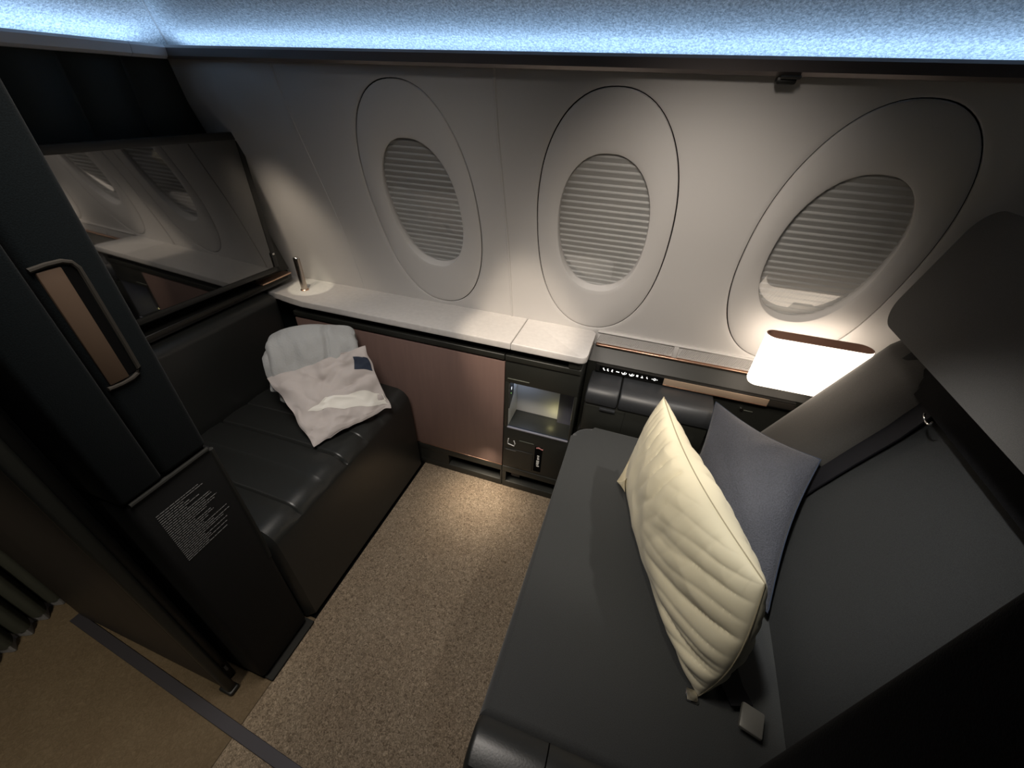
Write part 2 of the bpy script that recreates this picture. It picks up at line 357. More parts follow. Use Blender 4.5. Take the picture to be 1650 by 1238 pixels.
# ------------------------------------------------------------------ ceiling lip, cove light, ceiling
lip = prism([(1.118, 1.5135), (1.110, 1.520), (1.108, 1.538), (1.114, 1.544), (1.122, 1.5445), (1.126, 1.540), (1.126, 1.520), (1.190, 1.516), (1.190, 1.5135)], 'x', -1.53, 1.5)
lp = obj('trim_1', lip, 'lip', kind='structure')
l2 = prism([(-1.438, 1.5135), (-1.430, 1.519), (-1.428, 1.538), (-1.434, 1.544), (-1.444, 1.544), (-1.448, 1.520), (-1.52, 1.516), (-1.52, 1.5135)], 'y', 0.0, 1.118)
# left lip split into a long run and a corner piece with a hairline joint
l2 = bmesh.new()
pf = [(-1.438, 1.5125), (-1.430, 1.519), (-1.428, 1.538), (-1.434, 1.544), (-1.444, 1.544), (-1.448, 1.520), (-1.52, 1.516), (-1.52, 1.5125)]
prism(pf, 'y', 0.0, 1.010, l2); prism(pf, 'y', 1.0115, 1.109, l2)
obj('trim_2', l2, 'liplight', kind='structure')
b = rb(-1.46, 1.5, 1.145, 1.175, 1.520, 1.527, 0.001, 1); led = obj('cove_light_strip', b, 'led', label='blue-white light strip hidden behind the long ceiling lip', cat='light strip')
b = rb(-1.500, -1.462, 0.0, 1.14, 1.520, 1.527, 0.001, 1); obj('cove_light_strip', b, 'led', label='blue-white light strip hidden behind the short lip over the screen', cat='light strip')
def ch(x, y):
    d1 = 1.20 - y; d2 = x + 1.53; d = max(0, min(d1, d2)); return 1.548 + min(0.50, 0.62 * d)
ceil = bmesh.new()
def strip(bm, pts):
    vs = [[bm.verts.new(p) for p in row] for row in pts]
    for A, B in zip(vs, vs[1:]):
        for j in range(len(A) - 1): bm.faces.new((A[j], A[j + 1], B[j + 1], B[j]))
H = 0.72
def cp(d, z): return z
# long panel (parallel to window wall), mitred at left corner
ds = [0, 0.001, 0.03, 0.1, 0.2, 0.4, 0.8]
zz = lambda d: 1.516 if d == 0 else 1.548 + min(0.50, 0.62 * d)
long_p = [[Vector((-1.53 + d, 1.20 - d, zz(d))), Vector((1.6, 1.20 - d, zz(d)))] for d in ds]
short_p = [[Vector((-1.53 + d, 1.20 - d, zz(d))), Vector((-1.53 + d, -1.2, zz(d)))] for d in ds]
strip(ceil, long_p); C1 = obj('ceiling', ceil, 'ceiling', kind='structure', smooth=False)
b = bmesh.new(); strip(b, short_p); strip(b, [[Vector((-0.73, 0.40, 2.044)), Vector((1.6, 0.40, 2.044))], [Vector((-0.73, -1.2, 2.044)), Vector((1.6, -1.2, 2.044))]])
obj('ceiling_panel', b, 'ceiling', C1, smooth=False)
b = tube([Vector((-1.53 + d, 1.20 - d, zz(d) - 0.0008)) for d in (0.004, 0.1, 0.3, 0.8)], 0.0022, 6); obj('joint_strip', b, 'liplight', C1)
b = rb(0.172, 0.208, 1.112, 1.135, 1.500, 1.5135, 0.004, 2); rb(0.176, 0.213, 1.105, 1.13, 1.509, 1.515, 0.002, 1, b)
obj('ceiling_clip', b, 'black', label='small black clip hanging under the metal ceiling lip above the windows', cat='clip')

# ------------------------------------------------------------------ left partition, screen
part = bpy.data.objects.new('wall_left', None); COL.objects.link(part); part['kind'] = 'structure'; part.location = (-1.5, 0.8, 0)
b = bmesh.new()
obj('partition_base', rb(-1.56, -1.492, 0.40, 1.40, 0.0, 1.515, 0.002, 1, b), 'partition', part)
for k in range(5):     # broad vertical flutes above the screen
    y0 = 0.40 + k * 0.155
    def fn(u, v, y0=y0): return Vector((-1.492 + 0.020 * math.sin(math.pi * u) ** 0.8, y0 + 0.148 * u, 0.83 + (1.513 - 0.83) * v))
    obj('flute', grid(fn, 12, 1), 'partition', part)
tv = thing('television', 'large switched-off television with black frame mounted on the dark left partition', 'television', (-1.42, 0.81, 0.86))
b = rb(-1.445, -1.404, 0.395, 1.222, 0.855, 1.327, 0.006, 3); obj('housing', b, 'black', tv)
fr = bmesh.new()
for (y0, y1, z0, z1) in ((0.395, 1.222, 1.307, 1.329), (0.395, 1.222, 0.853, 0.872), (0.395, 0.412, 0.853, 1.329), (1.204, 1.222, 0.853, 1.329)):
    rb(-1.412, -1.3995, y0, y1, z0, z1, 0.002, 2, fr)
obj('bezel', fr, 'black', tv)
obj('screen', rb(-1.41, -1.4025, 0.405, 1.212, 0.862, 1.318, 0.0005, 1), 'screen', tv, smooth=False)
obj('indicator_knob', rb(-1.402, -1.396, 1.206, 1.216, 0.918, 0.926, 0.002, 2), 'chrome', tv)
tv.rotation_euler.z = math.radians(-3.0)
# backing panel between screen and sidewall, and copper shelf trim
obj('side_filler', prism([(1.15, 0.815), (1.325, 0.815), (1.265, 1.02), (1.222, 1.12), (1.15, 1.2)], 'x', -1.47, -1.445), 'chassis', part)
tt = thing('screen_shelf', 'thin copper-edged shelf trim running under the television', 'shelf', (-1.43, 0.83, 0.80))
obj('shelf_board', rb(-1.49, -1.412, 0.42, 1.30, 0.786, 0.812, 0.003, 1), 'black', tt)
obj('shelf_edge', rb(-1.412, -1.403, 0.42, 1.270, 0.800, 0.811, 0.002, 2), 'bronze_dull', tt)
obj('corner_tip', rb(-1.47, -1.402, 1.14, 1.292, 0.8115, 0.818, 0.002, 2), 'copper', tt, 'bright copper end of the trim')

# ------------------------------------------------------------------ bench with leather seat and back
bench = thing('side_bench', 'black leather bench with stitched seat under the television', 'bench', (-1.1, 0.8, 0))
bp_ = []    # profile from rear top to front bottom (x, z)
for x, z in ((-1.37, 0.40), (-1.36, 0.438), (-1.25, 0.446), (-1.1, 0.450), (-0.98, 0.450), (-0.90, 0.447)): bp_.append((x, z))
for k in range(9):
    a = math.radians(90 - 78 * k / 8); bp_.append((-0.872 + 0.062 * math.cos(a), 0.384 + 0.062 * math.sin(a)))
bp_ += [(-0.806, 0.30), (-0.80, 0.18), (-0.797, 0.08), (-0.795, 0.012)]
seams = [0.53, 0.64, 0.75, 0.86, 0.97, 1.08]
YS = []
y = 0.412
while y < 1.170:
    near = min(abs(y - s) for s in seams); YS.append(y); y += 0.0035 if near < 0.014 else 0.02
YS.append(1.173)
b = bmesh.new(); rows = []
for y in YS:
    e = min(y - 0.412, 1.173 - y); rnd = 0.022 - math.sqrt(max(0, 0.022 ** 2 - max(0, 0.022 - e) ** 2)) if e < 0.022 else 0
    row = []
    for i, (x, z) in enumerate(bp_):
        a = bp_[max(0, i - 1)]; c = bp_[min(len(bp_) - 1, i + 1)]; t = Vector((c[0] - a[0], c[1] - a[1])).normalized(); n = Vector((-t.y, t.x)) * 1
        if n.y < 0 and n.x < 0: n = -n
        d = sum(-0.0070 * math.exp(-((y - s) / 0.0042) ** 2) for s in seams) if 1 <= i <= 12 else 0
        puff = 0.0035 * max(0, min(1, 1 - min(abs(y - s) for s in seams) / 0.055)) if 1 <= i <= 12 else 0
        d -= puff; d -= rnd
        row.append(b.verts.new((x + n.x * d, y, z + n.y * d)))
    rows.append(row)
for A, B in zip(rows, rows[1:]):
    for j in range(len(A) - 1): b.faces.new((A[j], A[j + 1], B[j + 1], B[j]))
for row in (rows[0], rows[-1]):
    y = row[0].co.y; c0 = b.verts.new((-1.37, y, 0.012))
    b.faces.new([*row, c0] if row is rows[0] else [c0, *row[::-1]])
obj('seat_pad', b, 'leather', bench)
obj('plinth', rb(-1.37, -0.805, 0.43, 1.172, 0.0, 0.02, 0.002, 1), 'void', bench)
b = rb(-1.485, -1.375, 0.412, 1.174, 0.10, 0.775, 0.035, 5); obj('back_pad', b, 'leather', bench)

# ------------------------------------------------------------------ console
wt = thing('console_worktop', 'pale grey narrow worktop running along the sidewall below the windows', 'worktop', (-0.7, 1.27, 0.74))
YB = 1.368
lp_ = [(-0.372, 1.158), (-0.372, YB), (-1.53, YB), (-1.53, 1.30), (-1.475, 1.20), (-1.44, 1.182), (-1.385, 1.180), (-1.32, 1.168), (-1.25, 1.158)]
def ledge_piece(poly, r):
    bb = prism(poly, 'z', 0.740, 0.766); 
    es = [e for e in bb.edges if abs(e.verts[0].co.z - e.verts[1].co.z) < 1e-5]
    bmesh.ops.bevel(bb, geom=es, offset=r, segments=3, affect='EDGES', profile=0.5); return bb
obj('worktop_board', ledge_piece(lp_, 0.004), 'ledge', wt)
rr = [(-0.370, YB), (-0.370, 1.158)]
for k in range(7): a = math.radians(-90 + 90 * k / 6); rr.append((-0.128 + 0.022 * math.cos(a), 1.180 + 0.022 * math.sin(a)))
for k in range(7): a = math.radians(0 + 90 * k / 6); rr.append((-0.126 + 0.020 * math.cos(a), 1.325 + 0.020 * math.sin(a) + 0.018))
obj('worktop_end', ledge_piece(rr, 0.004), 'ledge', wt, 'rounded end section of the worktop beyond the joint')

cab = thing('console_cabinet', 'low cabinet with mauve-brown wood door beside the leather bench', 'cabinet', (-0.85, 1.27, 0))
obj('carcass', rb(-1.33, -0.397, 1.192, 1.366, 0.10, 0.70, 0.002, 1), 'black', cab)
obj('door', rb(-1.33, -0.3975, 1.180, 1.1915, 0.135, 0.672, 0.0015, 2), 'wood', cab)
obj('door_edge_trim', rb(-0.80, -0.3975, 1.1795, 1.188, 0.1315, 0.1345, 0.0005, 1), 'copper', cab, 'thin copper strip along the lower door edge')
obj('upper_rail', rb(-1.33, -0.3975, 1.176, 1.36, 0.680, 0.704, 0.004, 3), 'chassis', cab)
obj('recess', rb(-1.33, -0.3975, 1.200, 1.36, 0.704, 0.7395, 0.001, 1), 'void', cab)
# plinth with slots
def plinth(x0, x1, holes):
    b = bmesh.new(); rb(x0, x1, 1.180, 1.36, 0.0, 0.036, 0.003, 2, b); rb(x0, x1, 1.180, 1.36, 0.096, 0.129, 0.003, 2, b)
    e = x0
    for h0, h1 in holes: rb(e, h0, 1.181, 1.35, 0.03, 0.10, 0.001, 1, b); e = h1
    rb(e, x1, 1.181, 1.35, 0.03, 0.10, 0.001, 1, b); bmesh.ops.remove_doubles(b, verts=b.verts, dist=0.0001); return b
obj('plinth', plinth(-1.33, -0.3975, [(-0.66, -0.405)]), 'chassis', cab)
obj('plinth_recess', rb(-0.70, -0.3995, 1.225, 1.35, 0.03, 0.10, 0.001, 1), 'void', cab)

nu = thing('niche_unit', 'dark storage unit with lit open niche between wood door and seat', 'storage unit', (-0.25, 1.27, 0.13))
fr = bmesh.new()
NX0, NX1, NZ0, NZ1 = -0.379, -0.130, 0.364, 0.582
for (x0, x1, z0, z1) in ((-0.396, NX0, NZ0 - .002, NZ1 + .002), (NX1, -0.118, NZ0 - .002, NZ1 + .002), (-0.396, -0.118, NZ1, 0.680), (-0.396, -0.118, 0.130, NZ0)):
    rb(x0, x1, 1.182, 1.36 if z0 != 0.130 else 1.30, z0, z1, 0.004, 2, fr)
obj('front_frame', fr, 'chassis', nu)
obj('flap_line', rb(-0.385, -0.30, 1.1795, 1.183, 0.600, 0.6035, 0.001, 1), 'greystrip', nu)
obj('niche_back', rb(-0.379, -0.197, 1.300, 1.306, 0.30, 0.60, 0.001, 1), 'niche', nu)
obj('niche_side', rb(-0.384, -0.3785, 1.186, 1.305, 0.350, 0.60, 0.001, 1), 'niche', nu)
obj('niche_side', rb(-0.197, -0.130, 1.278, 1.306, 0.30, 0.60, 0.002, 1), 'nichedark', nu)
obj('niche_side', rb(-0.1305, -0.128, 1.186, 1.305, 0.350, 0.60, 0.001, 1), 'nicheside', nu)
b = grid(lambda u, v: Vector((-0.379 + 0.249 * u, 1.187 + 0.113 * v, 0.365 - 0.020 * math.sin(v * 1.5))), 4, 8); obj('niche_mat', b, 'navy', nu, 'navy mat on the niche floor')
obj('niche_lip', rb(-0.381, -0.128, 1.1785, 1.188, 0.357, 0.3645, 0.003, 2), 'nicheside', nu)
b = prism([(1.186, 0.455), (1.186, 0.580), (1.235, 0.580), (1.235, 0.495)], 'x', -0.3785, -0.3755); pp_ = obj('socket_plate', b, 'black', nu, smooth=False)
obj('socket_icon', rb(-0.3756, -0.3748, 1.203, 1.209, 0.535, 0.547, 0.0003, 1), 'icon', pp_); obj('socket_light', rb(-0.3756, -0.3748, 1.200, 1.204, 0.518, 0.522, 0.0003, 1), 'green_led', pp_)
obj('niche_lamp', rb(-0.376, -0.33, 1.19, 1.29, 0.5815, 0.584, 0.0005, 1), mat('niche_led', (1, 1, 1), 0.5, emit=(0.55, 0.68, 1.0, 6.0)), nu)
obj('upper_rail', rb(-0.396, -0.118, 1.176, 1.36, 0.6805, 0.704, 0.004, 3), 'chassis', nu)
obj('recess', rb(-0.396, -0.125, 1.200, 1.36, 0.704, 0.7395, 0.001, 1), 'void', nu)
obj('recess_block', rb(-0.165, -0.122, 1.172, 1.30, 0.706, 0.7395, 0.004, 2), 'chassis', nu)
obj('plinth', plinth(-0.396, -0.118, [(-0.378, -0.150)]), 'chassis', nu)
obj('plinth_recess', rb(-0.378, -0.150, 1.235, 1.35, 0.03, 0.10, 0.001, 1), 'void', nu)
obj('plinth_latch', rb(-0.360, -0.318, 1.200, 1.235, 0.056, 0.089, 0.004, 2), 'armleather', nu, 'small dark grey latch in the slot')
# lower access panel with symbols and pull
obj('access_panel', rb(-0.390, -0.262, 1.1795, 1.184, 0.145, 0.245, 0.001, 1), 'chassis', nu)
b = bmesh.new()
for pts in (((-0.372, 0.300), (-0.374, 0.285), (-0.374, 0.270), (-0.346, 0.264), (-0.343, 0.278), (-0.348, 0.294)),):
    tube([Vector((x, 1.181, z)) for x, z in pts], 0.0022, 6, b)
obj('pull_symbol', b, 'white', nu, 'white cup-shaped symbol')
obj('panel_line', rb(-0.383, -0.336, 1.1785, 1.1805, 0.236, 0.2395, 0.0005, 1), 'print', nu); obj('panel_line', rb(-0.326, -0.262, 1.180, 1.1825, 0.300, 0.303, 0.0005, 1), 'greystrip', nu)
sl = obj('pull_slot', rb(-0.256, -0.224, 1.1795, 1.184, 0.150, 0.292, 0.003, 2), 'void', nu)
obj('pull_tab', tube([Vector((x, 1.180, z)) for x, z in ((-0.250, 0.287), (-0.240, 0.290), (-0.222, 0.284))], 0.003, 6), 'red', sl, 'small red pull tab')
b = bmesh.new()
for z in (0.244, 0.234, 0.226, 0.214, 0.205, 0.196, 0.185): 
    rb(-0.243 + random.uniform(-.002, .002), -0.233 + random.uniform(-.002, .002), 1.1788, 1.1798, z - 0.003, z + 0.003, 0.0002, 1, b)
obj('printed_letters', b, 'white', sl)

# slim metal reading stick on the worktop
st = thing('reading_light_stick', 'slim brushed metal stick light standing on worktop left end', 'lamp', (-1.317, 1.256, 0.766))
b = tube([Vector((-1.317, 1.256, z)) for z in (0.770, 0.8, 0.85, 0.898)], 0.0125, 20); obj('tube_body', b, 'steel', st)
b = tube([Vector((-1.317, 1.256, z)) for z in (0.898, 0.901, 0.904)], [0.0125, 0.0118, 0.0095], 20); obj('end_cap', b, 'chrome', st)
b = tube([Vector((-1.317, 1.256, z)) for z in (0.766, 0.768, 0.771)], [0.0165, 0.0165, 0.0135], 24); obj('collar', b, 'copper', st)

# ------------------------------------------------------------------ recess right of the worktop: grille, trim, control bar, armrest
gr = thing('vent_grille', 'pale ribbed air grille strip at the foot of the sidewall', 'grille', (0.2, 1.36, 0.72))
def grille(x0, x1, n):
    b = bmesh.new()
    rb(x0, x1, 1.352, 1.372, 0.726, 0.732, 0.001, 1, b)
    for k in range(n):
        x = x0 + 0.006 + (x1 - x0 - 0.012) * k / (n - 1)
        tube([Vector((x - 0.006, 1.3515, 0.731)), Vector((x + 0.006, 1.352, 0.765))], 0.0013, 5, b)
    return b
obj('grille_back', rb(-0.10, 0.72, 1.356, 1.366, 0.722, 0.772, 0.001, 1), 'wall', gr)
obj('grille_fins', grille(-0.10, 0.166, 44), 'wall', gr, kind='stuff'); obj('grille_fins', grille(0.186, 0.70, 84), 'wall', gr, kind='stuff')
obj('grille_divider', rb(0.168, 0.184, 1.350, 1.366, 0.724, 0.772, 0.002, 2), 'wall', gr)
obj('grille_top', rb(-0.10, 0.72, 1.349, 1.366, 0.769, 0.774, 0.002, 2), 'wall', gr)
rc = thing('side_console_panel', 'dark panel behind the armrest carrying the copper rail and control bar', 'panel', (0.2, 1.33, 0.45))
obj('panel_board', prism([(1.362, 0.716), (1.316, 0.668), (1.316, 0.10), (1.368, 0.10)], 'x', -0.115, 0.95), 'chassis', rc, smooth=False)
obj('copper_rail', rb(-0.10, 0.95, 1.346, 1.362, 0.716, 0.7235, 0.003, 3), 'copper', rc, 'polished copper rail')
obj('bar_housing', rb(-0.082, 0.58, 1.300, 1.318, 0.636, 0.668, 0.003, 2), 'black', rc)
obj('control_display', rb(-0.068, 0.160, 1.2985, 1.302, 0.640, 0.664, 0.001, 1), 'void', rc, smooth=False)
cb = obj('metal_fascia', rb(0.1605, 0.50, 1.2975, 1.302, 0.6395, 0.6645, 0.001, 2), 'gold', rc, 'brushed champagne metal fascia')
obj('metal_fascia', rb(0.50, 0.58, 1.2985, 1.302, 0.641, 0.6635, 0.001, 2), 'bronze_dull', rc)
obj('fascia_edge', rb(0.1605, 0.50, 1.2965, 1.300, 0.636, 0.6395, 0.001, 2), 'copper', rc)
# seat control glyphs
def gl(fn):
    b = bmesh.new(); fn(b); return obj('control_icon', b, 'icon', disp)
disp = [o for o in rc.children if o.name.startswith('control_display')][0]
def seg(b, x0, z0, x1, z1, r=0.0014): tube([Vector((x0, 1.298, z0)), Vector((x1, 1.298, z1))], r, 5, b)
xs = [-0.052, -0.036, -0.019, -0.001, 0.022, 0.049, 0.069, 0.086, 0.104, 0.130]
Zm = 0.652
def person_icon(dx, tilt):
    def f(b): seg(b, dx, Zm + .005, dx + tilt * .5, Zm - .002, .0016); seg(b, dx + tilt * .5, Zm - .002, dx + tilt * .5 + .005, Zm - .004, .0014); rb(dx - .004, dx - .001, 1.2975, 1.2985, Zm + .002, Zm + .005, .0005, 1, b)
    return f
gl(person_icon(xs[0], .001)); gl(person_icon(xs[1], -.005)); gl(person_icon(xs[2], -.009)); gl(lambda b: seg(b, xs[3] - .006, Zm + .001, xs[3] + .006, Zm, .0019))
def ring_icon(dx):
    def f(b): seg(b, dx - .009, Zm + .002, dx - .006, Zm - .003); seg(b, dx - .005, Zm - .004, dx + .004, Zm - .003, .0022); seg(b, dx + .003, Zm + .005, dx - .002, Zm - .002); seg(b, dx + .006, Zm - .003, dx + .008, Zm + .003)
    return f
gl(ring_icon(xs[4])); gl(ring_icon(xs[5]))
gl(lambda b: rb(xs[6] - .0035, xs[6] + .0035, 1.2975, 1.2985, Zm - .0035, Zm + .004, .0017, 2, b))
gl(lambda b: (seg(b, xs[7], Zm + .004, xs[7], Zm - .002), seg(b, xs[7] - .004, Zm - .003, xs[7] + .004, Zm - .003)))
gl(lambda b: (seg(b, xs[8] - .001, Zm + .004, xs[8] - .002, Zm), seg(b, xs[8] - .002, Zm, xs[8] + .002, Zm - .003)))
gl(lambda b: (tube([Vector((xs[9] + .004 * math.cos(t * math.pi / 4), 1.298, Zm + .004 * math.sin(t * math.pi / 4))) for t in range(8)], .0012, 5, b, closed=True), seg(b, xs[9] - .010, Zm, xs[9] - .007, Zm), seg(b, xs[9] + .007, Zm, xs[9] + .010, Zm)))
jk = obj('headphone_socket', tube([Vector((0.437, 1.3165, 0.595)), Vector((0.437, 1.309, 0.595))], 0.005, 14), 'chrome', rc)
obj('socket_line', rb(0.446, 0.475, 1.3135, 1.317, 0.590, 0.5925, 0.0005, 1), 'greystrip', rc)

ar = thing('armrest', 'padded charcoal leather armrest beside the seat below the control bar', 'armrest', (0.12, 1.24, 0.45))
def arm_seg(x0, x1, m='armleather'):
    prof = []
    for k in range(10):
        a = math.radians(180 + 95 * k / 9) if False else math.radians(95 + 105 * k / 9); prof.append((1.232 + 0.046 * math.cos(a), 0.585 + 0.046 * math.sin(a)))
    poly = [(1.312, 0.560), (1.312, 0.630)] + prof + [(1.205, 0.560)]
    return prism(poly, 'x', x0, x1, r=0.006, seg=3)
obj('pad', arm_seg(-0.093, 0.0215), 'armleather', ar); obj('pad', arm_seg(0.0245, 0.335), 'armleather', ar)
obj('side_panel', rb(-0.093, 0.330, 1.196, 1.312, 0.43, 0.566, 0.004, 2), 'chassis', ar)
obj('side_flap', rb(-0.088, 0.055, 1.1925, 1.20, 0.435, 0.556, 0.003, 2), 'greystrip' if False else 'chassis', ar)
lt = obj('latch', rb(-0.036, 0.020, 1.183, 1.197, 0.548, 0.558, 0.003, 2), 'armleather', ar, 'slim raised latch bar')
obj('lower_base', rb(-0.10, 0.95, 1.20, 1.315, 0.05, 0.43, 0.003, 1), 'black', ar)

# ------------------------------------------------------------------ lamp
la = thing('wall_lamp', 'glowing white oval box lamp on the sidewall beside the seat wing', 'lamp', (0.51, 1.24, 0.75))
def stad(x0, x1, y0, y1, z0, z1, m=0.0, n=12):
    r = (y1 - y0) / 2 - m; cy = (y0 + y1) / 2; o = []
    for k in range(n + 1): a = math.radians(-90 + 180 * k / n); o.append((x1 - (y1 - y0) / 2 + r * math.cos(a), cy + r * math.sin(a)))
    for k in range(n + 1): a = math.radians(90 + 180 * k / n); o.append((x0 + (y1 - y0) / 2 + r * math.cos(a), cy + r * math.sin(a)))
    return o
LX0, LX1, LY0, LY1, LZ0, LZ1 = 0.385, 0.655, 1.205, 1.262, 0.762, 0.928
b = bmesh.new(); out = stad(LX0, LX1, LY0, LY1, 0, 0); inn = stad(LX0, LX1, LY0, LY1, 0, 0, 0.004); n = len(out)
lay = []
for (pts, z) in ((out, LZ0 + 0.010), (out, LZ1 - 0.002), (out, LZ1)): lay.append([b.verts.new((x, y, z)) for x, y in pts])
sm = stad(LX0, LX1, LY0, LY1, 0, 0, 0.005); lay.insert(0, [b.verts.new((x, y, LZ0)) for x, y in sm])
for A, B in zip(lay, lay[1:]):
    for k in range(n): b.faces.new((A[k], A[(k + 1) % n], B[(k + 1) % n], B[k]))
b.faces.new(lay[0])
obj('lamp_shade', b, 'lamp', la)
b = bmesh.new(); A = [b.verts.new((x, y, LZ1)) for x, y in out]; B = [b.verts.new((x, y, LZ1 + .0008)) for x, y in inn]; Cc = [b.verts.new((x, y, LZ1 - 0.03)) for x, y in inn]
for k in range(n): b.faces.new((A[k], A[(k + 1) % n], B[(k + 1) % n], B[k])); b.faces.new((B[k], B[(k + 1) % n], Cc[(k + 1) % n], Cc[k]))
b.faces.new(Cc); obj('lamp_liner', b, 'lampin', la)
obj('lamp_bracket', rb(0.50, 0.56, 1.262, 1.335, 0.80, 0.85, 0.003, 1), 'chassis', la)

# ------------------------------------------------------------------ seat
seat = thing('aircraft_seat', 'wide reclined charcoal cloth seat with headrest and shoulder belt', 'seat', (0.3, 0.7, 0))
def seat_pad():
    prof = rrect(0, 1, 0, 1, .1)
    b = rb(-0.112, 0.60, 0.246, 1.178, 0.36, 0.470, 0.022, 4)
    # round the far left corner in plan
    for v in b.verts:
        cx, cy, R = -0.112 + 0.07, 1.178 - 0.07, 0.07
        if v.co.x < cx and v.co.y > cy:
            d = Vector((v.co.x - cx, v.co.y - cy)); m_ = max(abs(d.x), abs(d.y))
            if d.length > 0: d = d * (m_ / d.length); v.co.x, v.co.y = cx + d.x, cy + d.y
    return b
def pan(u, v):   # top surface and front roll
    return None
b = bmesh.new(); out = []
cor = 0.075
for k in range(9): a = math.radians(180 - 90 * k / 8); out.append((-0.112 + cor + cor * math.cos(a), 1.178 - cor + cor * math.sin(a)))
out += [(0.62, 1.178), (0.62, 0.2475), (-0.116, 0.2475)]
b = prism(out, 'z', 0.33, 0.470)
bmesh.ops.bevel(b, geom=[e for e in b.edges if e.verts[0].co.z > 0.46 and e.verts[1].co.z > 0.46], offset=0.02, segments=4, affect='EDGES', profile=0.5)
obj('seat_cushion', b, 'seat', seat)
obj('seat_base', rb(-0.10, 0.62, 0.25, 1.17, 0.0, 0.335, 0.01, 2), 'black', seat)
b = prism([(0.146, 0.40), (0.150, 0.475), (0.165, 0.497), (0.195, 0.505), (0.225, 0.502), (0.243, 0.490), (0.2455, 0.40)], 'x', -0.113, 0.270, r=0.012, seg=4)
bo = obj('leather_bolster', b, 'leather', seat, 'black leather roll across the near seat end')
obj('bolster_seam', tube([Vector((0.028, y, z)) for y, z in ((0.145, .42), (0.1495, 0.475), (0.165, 0.4975), (0.195, 0.5055), (0.225, 0.5025), (0.243, 0.4905))], 0.0013, 6), 'void', bo)
obj('bolster_cover', rb(-0.107, 0.268, 0.150, 0.245, 0.02, 0.42, 0.006, 2), 'chassis', seat)
# backrest: inclined bucket surface
def bx_(z): return 0.455 + 0.485 * (z - 0.47)
def back(u, v):
    z = 0.44 + (1.10 - 0.44) * u; y = 1.10 - (1.10 - 0.25) * v
    s = max(0, (y - 0.98) / 0.12); off = -0.050 * s * s * (3 - 2 * s) if s < 1 else -0.05
    hol = 0.012 * math.sin(math.pi * min(1, v * 1.1))
    return Vector((bx_(z) + off + hol, y, z - off * 0.3))
b = grid(back, 40, 60); bmesh.ops.solidify(b, geom=list(b.faces), thickness=-0.05); obj('backrest', b, 'seat', seat)
# far wing / side bolster
def wing(u, v):
    z = 0.46 + (1.012 - 0.46) * u; a = v * 2 * math.pi
    cx = bx_(z) - 0.02; cy = 1.088
    # superellipse cross-section (x depth 0.19, y width 0.11)
    c, s = math.cos(a), math.sin(a); e = 3.2; k = (abs(c) ** e + abs(s) ** e) ** (-1 / e)
    shr = 1.0
    if u > 0.93: shr = math.sqrt(max(0.0, 1 - ((u - 0.93) / 0.07) ** 2)) * 0.9 + 0.1
    if u > 0.93: z = 0.46 + (1.012 - 0.46) * 0.93 + (1.012 - 0.46) * 0.07 * math.sin((u - .93) / .07 * math.pi / 2)
    return Vector((cx + 0.034 + k * c * 0.085 * shr + 0.030 * (1 - (k * s * 0.5 + 0.5)), cy + k * s * 0.112 * (shr * .5 + .5), z))
b = grid(wing, 30, 32); bmesh.ops.remove_doubles(b, verts=b.verts, dist=1e-5); bmesh.ops.holes_fill(b, edges=[e for e in b.edges if e.is_boundary])
obj('side_wing', b, 'headcloth', seat)
# headrest block
ang = math.atan2(0.06, 0.24)
Mh = Matrix.Translation((0.558, 0, 1.068)) @ Matrix.Rotation(ang, 4, 'Y')
b = bmesh.new()
poly = rrect(0.255, 1.105, 0.0, 0.262, 0.055, 14)
bb = prism(poly, 'x', 0.0, 0.12, r=0.030, seg=6); bmesh.ops.transform(bb, matrix=Mh, verts=bb.verts)
obj('headrest', bb, 'headcloth', seat)
poly = rrect(0.25, 1.04, -0.1, 0.30, 0.04, 8); bb = prism(poly, 'x', 0.12, 0.2, r=0.02, seg=3); bmesh.ops.transform(bb, matrix=Mh, verts=bb.verts)
obj('seat_shell', bb, 'feltblack', seat)
obj('shell_base', rb(0.70, 0.98, 0.25, 1.17, 0.0, 0.9, 0.02, 2), 'feltblack', seat)
# shoulder belt on the backrest
def ribbon(pts, width, th, side=Vector((0, 1, 0))):
    b = bmesh.new(); rows = []
    P = [Vector(p) for p in pts]
    for i, p in enumerate(P):
        t = (P[min(i + 1, len(P) - 1)] - P[max(i - 1, 0)]).normalized(); s = (side - t * side.dot(t)).normalized(); n_ = t.cross(s)
        rows.append([b.verts.new(p + s * a * width / 2 + n_ * c * th / 2) for a, c in ((-1, -1), (1, -1), (1, 1), (-1, 1))])
    for A, B in zip(rows, rows[1:]):
        for k in range(4): b.faces.new((A[k], A[(k + 1) % 4], B[(k + 1) % 4], B[k]))
    b.faces.new(rows[0]); b.faces.new(rows[-1][::-1]); return b
def onback(z, y, lift=0.004): s = max(0, (y - 0.98) / 0.12); return Vector((bx_(z) - lift + 0.008 - (0.05 * s * s * (3 - 2 * s) if s < 1 else .05), y, z))
bl = obj('shoulder_belt', ribbon([onback(0.98, 0.975, 0.022), onback(0.94, 0.965, 0.02), onback(0.86, 0.955, 0.014), onback(0.76, 0.95, 0.012), onback(0.66, 0.94, 0.012), onback(0.56, 0.92, 0.012)], 0.052, 0.004), 'belt', seat)
def guide(c, a0):
    pts = [Vector(c) + Vector((-0.2 * 0.016 * math.sin(math.radians(t)), 0.016 * math.cos(math.radians(t)), 0.013 * math.sin(math.radians(t)))) for t in range(a0, a0 + 181, 20)]
    return tube(pts, 0.0022, 8)
obj('belt_guide', guide((0.640, 1.022, 0.915), 180), 'chrome', seat, 'small chrome belt loop'); obj('belt_guide', guide((0.632, 0.895, 0.950), 180), 'chrome', seat, 'small chrome belt loop')
